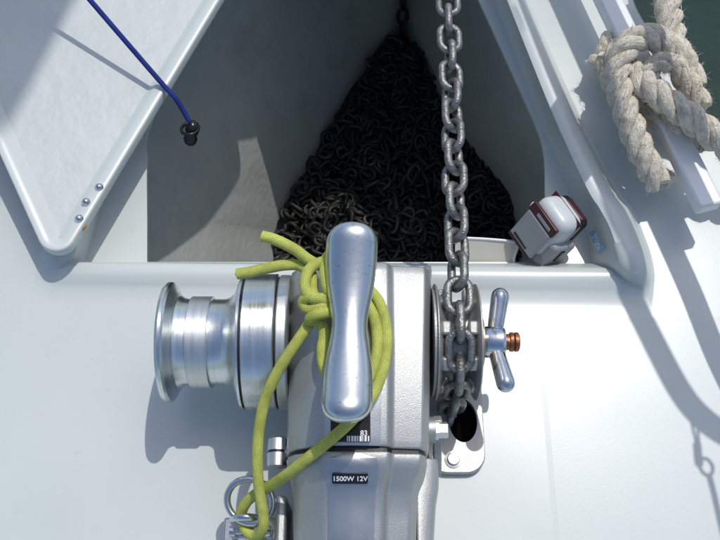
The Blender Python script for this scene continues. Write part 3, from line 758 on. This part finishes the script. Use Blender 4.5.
rbox('red_inset', (.004, -.0375, .0265), (.040, .006, .013), 'remote_red', .0025)
rbox('holder', (.020, .022, .010), (.040, .048, .050), 'remote_grey', .008)
rbox('holder_slot', (.0405, .018, .008), (.003, .022, .008), 'black_plastic', .001)
rbox('side_button', (-.033, -.012, -.012), (.006, .010, .010), 'remote_white', .003)
rbox('base_red', (-.004, .040, -.006), (.05, .006, .04), 'remote_red', .002)
# sticker on the ledge wall
st_ = empty('sticker', at(600, 243, ZL)); tag(st_, 'small pale blue sticker on the ledge beside the remote control', 'sticker')
poly = [at(592, 233, -.012), at(598, 231, -.002), at(608, 251, .006), at(603, 255, -.006)]
slab('sticker_face', [p+Vector((-.008, -.003, .010)) for p in poly], Vector((-.6, -.2, .77)).normalized(), .0008, 'sticker', st_, 0)

# ------------------------------------------------------------------ white rail along the starboard deck edge
rail = empty('mooring_bar', at(660, 120, 0)); tag(rail, 'raised white metal bar along the deck edge with the thick rope tied round it', 'bar')
ZR = .085
c_a, c_b = at(612, 0, ZR), at(710, 200, ZR)
dr = (c_b-c_a).normalized(); ra, rb_ = c_a-dr*.75, c_b+dr*.008
mid = (ra+rb_)/2; q = dr.to_track_quat('Y', 'Z').to_matrix()
box('rail_bar', mid-Vector((0, 0, .012)), (.037, (rb_-ra).length, .024), 'white_paint', rail, q, .004)
for t in (-.62, .09):
    p = c_a+dr*(t); box('rail_foot', Vector((p.x, p.y, .030)), (.026, .05, .064), 'white_paint', rail, q, .004)

# ------------------------------------------------------------------ thick laid rope knotted on the rail
kn = empty('mooring_rope', at(655, 100, ZR)); tag(kn, 'thick frayed beige three strand rope knotted round the white bar', 'rope')
random.seed(11)
def add_laid(bm, pts, r, pitch=.088, n=10, fuzz=800):
    p = catmull(pts, n); p = resample(p, .0045); T, N_ = frames(p); L_ = 0
    S = [[], [], []]
    for i in range(len(p)):
        if i: L_ += (p[i]-p[i-1]).length
        Bn = T[i].cross(N_[i])
        for s in range(3):
            a = 2*math.pi*(L_/pitch+s/3)
            S[s].append(p[i]+(N_[i]*math.cos(a)+Bn*math.sin(a))*r*.53)
    for s in range(3):
        rr = [r*.485*(1+.15*noise.noise((i*.22, s*7, pts[0][0]*50))) for i in range(len(p))]
        add_tube(bm, S[s], lambda i: rr[min(i, len(rr)-1)], 14, uvlayer=uvl)
    for k in range(fuzz):                                       # loose fibres
        s = random.randrange(3); i = random.randrange(1, len(p)-1)
        out = (S[s][i]-p[i]).normalized(); sd = Vector((random.gauss(0, 1), random.gauss(0, 1), random.gauss(0, 1)))
        o0 = S[s][i]+(out+sd*.5).normalized()*r*.50
        d_ = (out*.6+sd*.5+T[i]*random.uniform(-1, 1)).normalized()*random.uniform(.003, .013); w_ = T[i].cross(d_).normalized()*.0005
        bm.faces.new([bm.verts.new(o0-w_), bm.verts.new(o0+w_), bm.verts.new(o0+d_)])
bm = bmesh.new(); uvl = bm.loops.layers.uv.new('UVMap'); RR = .0210
G = lambda l: [at(*p) for p in l]
add_laid(bm, G([(667, -60, .10), (667, -25, .10), (668, 5, .10), (672, 32, .10), (681, 62, .09), (688, 88, .075), (690, 112, .05), (680, 128, .035), (662, 122, .03), (646, 108, .035)]), RR)
add_laid(bm, G([(694, 84, .07), (682, 60, .095), (664, 43, .115), (643, 37, .125), (626, 48, .125), (617, 70, .115), (620, 94, .105), (629, 120, .095), (640, 148, .085), (651, 170, .07), (660, 186, .055)]), RR)
add_laid(bm, G([(607, 42, .055), (617, 58, .07), (632, 74, .10), (650, 88, .118), (668, 102, .124), (688, 116, .122), (706, 130, .118), (724, 144, .11), (748, 160, .09), (775, 180, .07)]), RR)
add_laid(bm, G([(626, 98, .05), (610, 78, .05), (603, 60, .055), (597, 53, .065)]), RR*.86, fuzz=700)
add_laid(bm, G([(640, 100, .06), (655, 112, .075), (672, 122, .085), (690, 130, .085), (706, 146, .07)]), RR*.8)
add_laid(bm, G([(618, 90, .06), (628, 118, .055), (640, 145, .05), (652, 168, .045), (668, 184, .045)]), RR*.8)
add_laid(bm, G([(634, 84, .10), (648, 74, .115), (662, 62, .118), (676, 66, .108), (690, 84, .095), (704, 108, .085)]), RR*.78)
for v_ in bm.verts:
    v_.co += Vector((noise.noise(v_.co*130), noise.noise(v_.co*130+Vector((9, 0, 0))), noise.noise(v_.co*130+Vector((0, 9, 0)))))*.0014
obj('laid_rope', bm, 'manila', kn, 60, recalc=False)

# ------------------------------------------------------------------ pulpit rails (their shadows cross the starboard deck)
pul = empty('pulpit', (.3, 1.9, 0)); tag(pul, 'stainless tube bow pulpit with upper and lower rails and unseen board added for shade', 'pulpit')
HU, HL = .62, .34
def lift(px, py, h, z=0): return at(px, py, z)-SUN*(h-z)
up_ = [lift(820, 470, HU), lift(770, 455, HU), lift(728, 436, HU), lift(700, 416, HU), lift(678, 388, HU), lift(650, 335, HU), lift(628, 290, HU), lift(590, 205, HU), lift(541, 112, HU, -.02), lift(500, 0, HU, -.02)]
d_ = (up_[-1]-up_[-2]).normalized()
up_ += [up_[-1]+d_*.35, Vector((.37, 2.3, HU)), Vector((.24, 2.95, HU)), Vector((.04, 3.15, HU)), Vector((-.16, 2.95, HU)), Vector((-.48, 2.0, HU)), Vector((-.72, 1.2, HU)), Vector((-.90, .4, HU)), Vector((-.95, .0, HU))]
tube('upper_rail', up_, .0165, 'stainless', pul, 8, 16)
lo_ = [lift(840, 600, HL), lift(790, 500, HL), lift(722, 368, HL), lift(690, 290, HL), lift(650, 202, HL), lift(602, 95, HL), lift(559, 0, HL)]
d_ = (lo_[-1]-lo_[-2]).normalized()
lo_ += [lo_[-1]+d_*.35, Vector((.36, 2.2, HL)), Vector((.20, 2.85, HL)), Vector((.04, 3.05, HL)), Vector((-.12, 2.85, HL)), Vector((-.44, 1.95, HL)), Vector((-.68, 1.15, HL)), Vector((-.82, .5, HL))]
tube('lower_rail', lo_, .0165, 'stainless', pul, 8, 16)
tube('post', [up_[0], lift(830, 540, .48), lo_[0], Vector((.645, lo_[0].y-.02, 0))], .013, 'stainless', pul)
tube('post', [Vector((.24, 2.95, HU)), Vector((.12, 2.70, 0))], .013, 'stainless', pul)
tube('post', [Vector((-.16, 2.95, HU)), Vector((-.06, 2.70, 0))], .013, 'stainless', pul)
tube('post', [Vector((-.72, 1.2, HU)), Vector((-.51, 1.1, 0))], .013, 'stainless', pul)
sp = [lift(530, 146, .46), lift(553, 116, .46), lift(564, 130, .46), lift(590, 190, .46), lift(566, 214, .46), lift(545, 200, .46)]
sp = [(p.x, p.y) for p in sp]
prism('shade_board', sp, .45, .468, 'white_paint', pul, .004)  # unseen board, added and shaped to shade the starboard moulding
# snap shackle and lanyard hanging from the bend of the upper rail
ln_ = empty('lanyard', lift(690, 408, HU)); tag(ln_, 'thin lanyard with snap shackle hanging from the upper pulpit rail', 'lanyard')
hb = lift(690, 408, HU)
pts_ = [lift(688, 408, HU-.01), lift(697, 447, HU-.05)]
tube('loop_leg', pts_, .0022, 'blue_braid', ln_, smooth=False); tube('loop_leg', [lift(696, 410, HU-.01), lift(699, 447, HU-.05)], .0022, 'blue_braid', ln_, smooth=False)
tube('snap_body', [lift(697, 445, HU-.05), lift(698, 458, HU-.06), lift(699, 464, HU-.065)], .006, 'stainless', ln_)
sc_ = lift(706, 467, HU-.07)
bm = bmesh.new(); add_tube(bm, [sc_+Vector((.0085*math.cos(a), .013*math.sin(a), .004*math.sin(a))) for a in [2*math.pi*k/24 for k in range(24)]], .0026, 10, closed=True); obj('snap_ring', bm, 'stainless', ln_)
tube('tail', [lift(709, 476, HU-.08), lift(714, 495, HU-.10), lift(722, 530, HU-.14), lift(740, 600, HU-.2)], .0042, 'blue_braid', ln_)

# ------------------------------------------------------------------ furled headsail on the forestay (its soft shadow falls across the lid)
fs = empty('furled_headsail', (.10, 2.93, 0)); tag(fs, 'white headsail rolled up on its forestay above the bow', 'sail')
ft, fb = Vector((.10, 2.93-.33*5.6, 5.6)), Vector((.10, 2.93, .05))
def fsp(t): return fb.lerp(ft, t)
bm = bmesh.new(); n_ = 60
add_tube(bm, [fsp(.06+.94*k/n_) for k in range(n_+1)], lambda i: .03+.045*min(1, i/8)*(1-.45*i/n_)+.004*math.sin(i*.9), 18); obj('rolled_sail', bm, 'sailcloth', fs, 60)
tube('forestay', [fsp(0), fsp(.08)], .006, 'stainless', fs, smooth=False)
lathe('furling_drum', [(.14, .02), (.14, .08), (.15, .085), (.16, .04), (.24, .04), (.25, .085), (.26, .08), (.26, .02)], (.10, 2.93-.06, 0), 'black_plastic', fs, 'Z', 32)
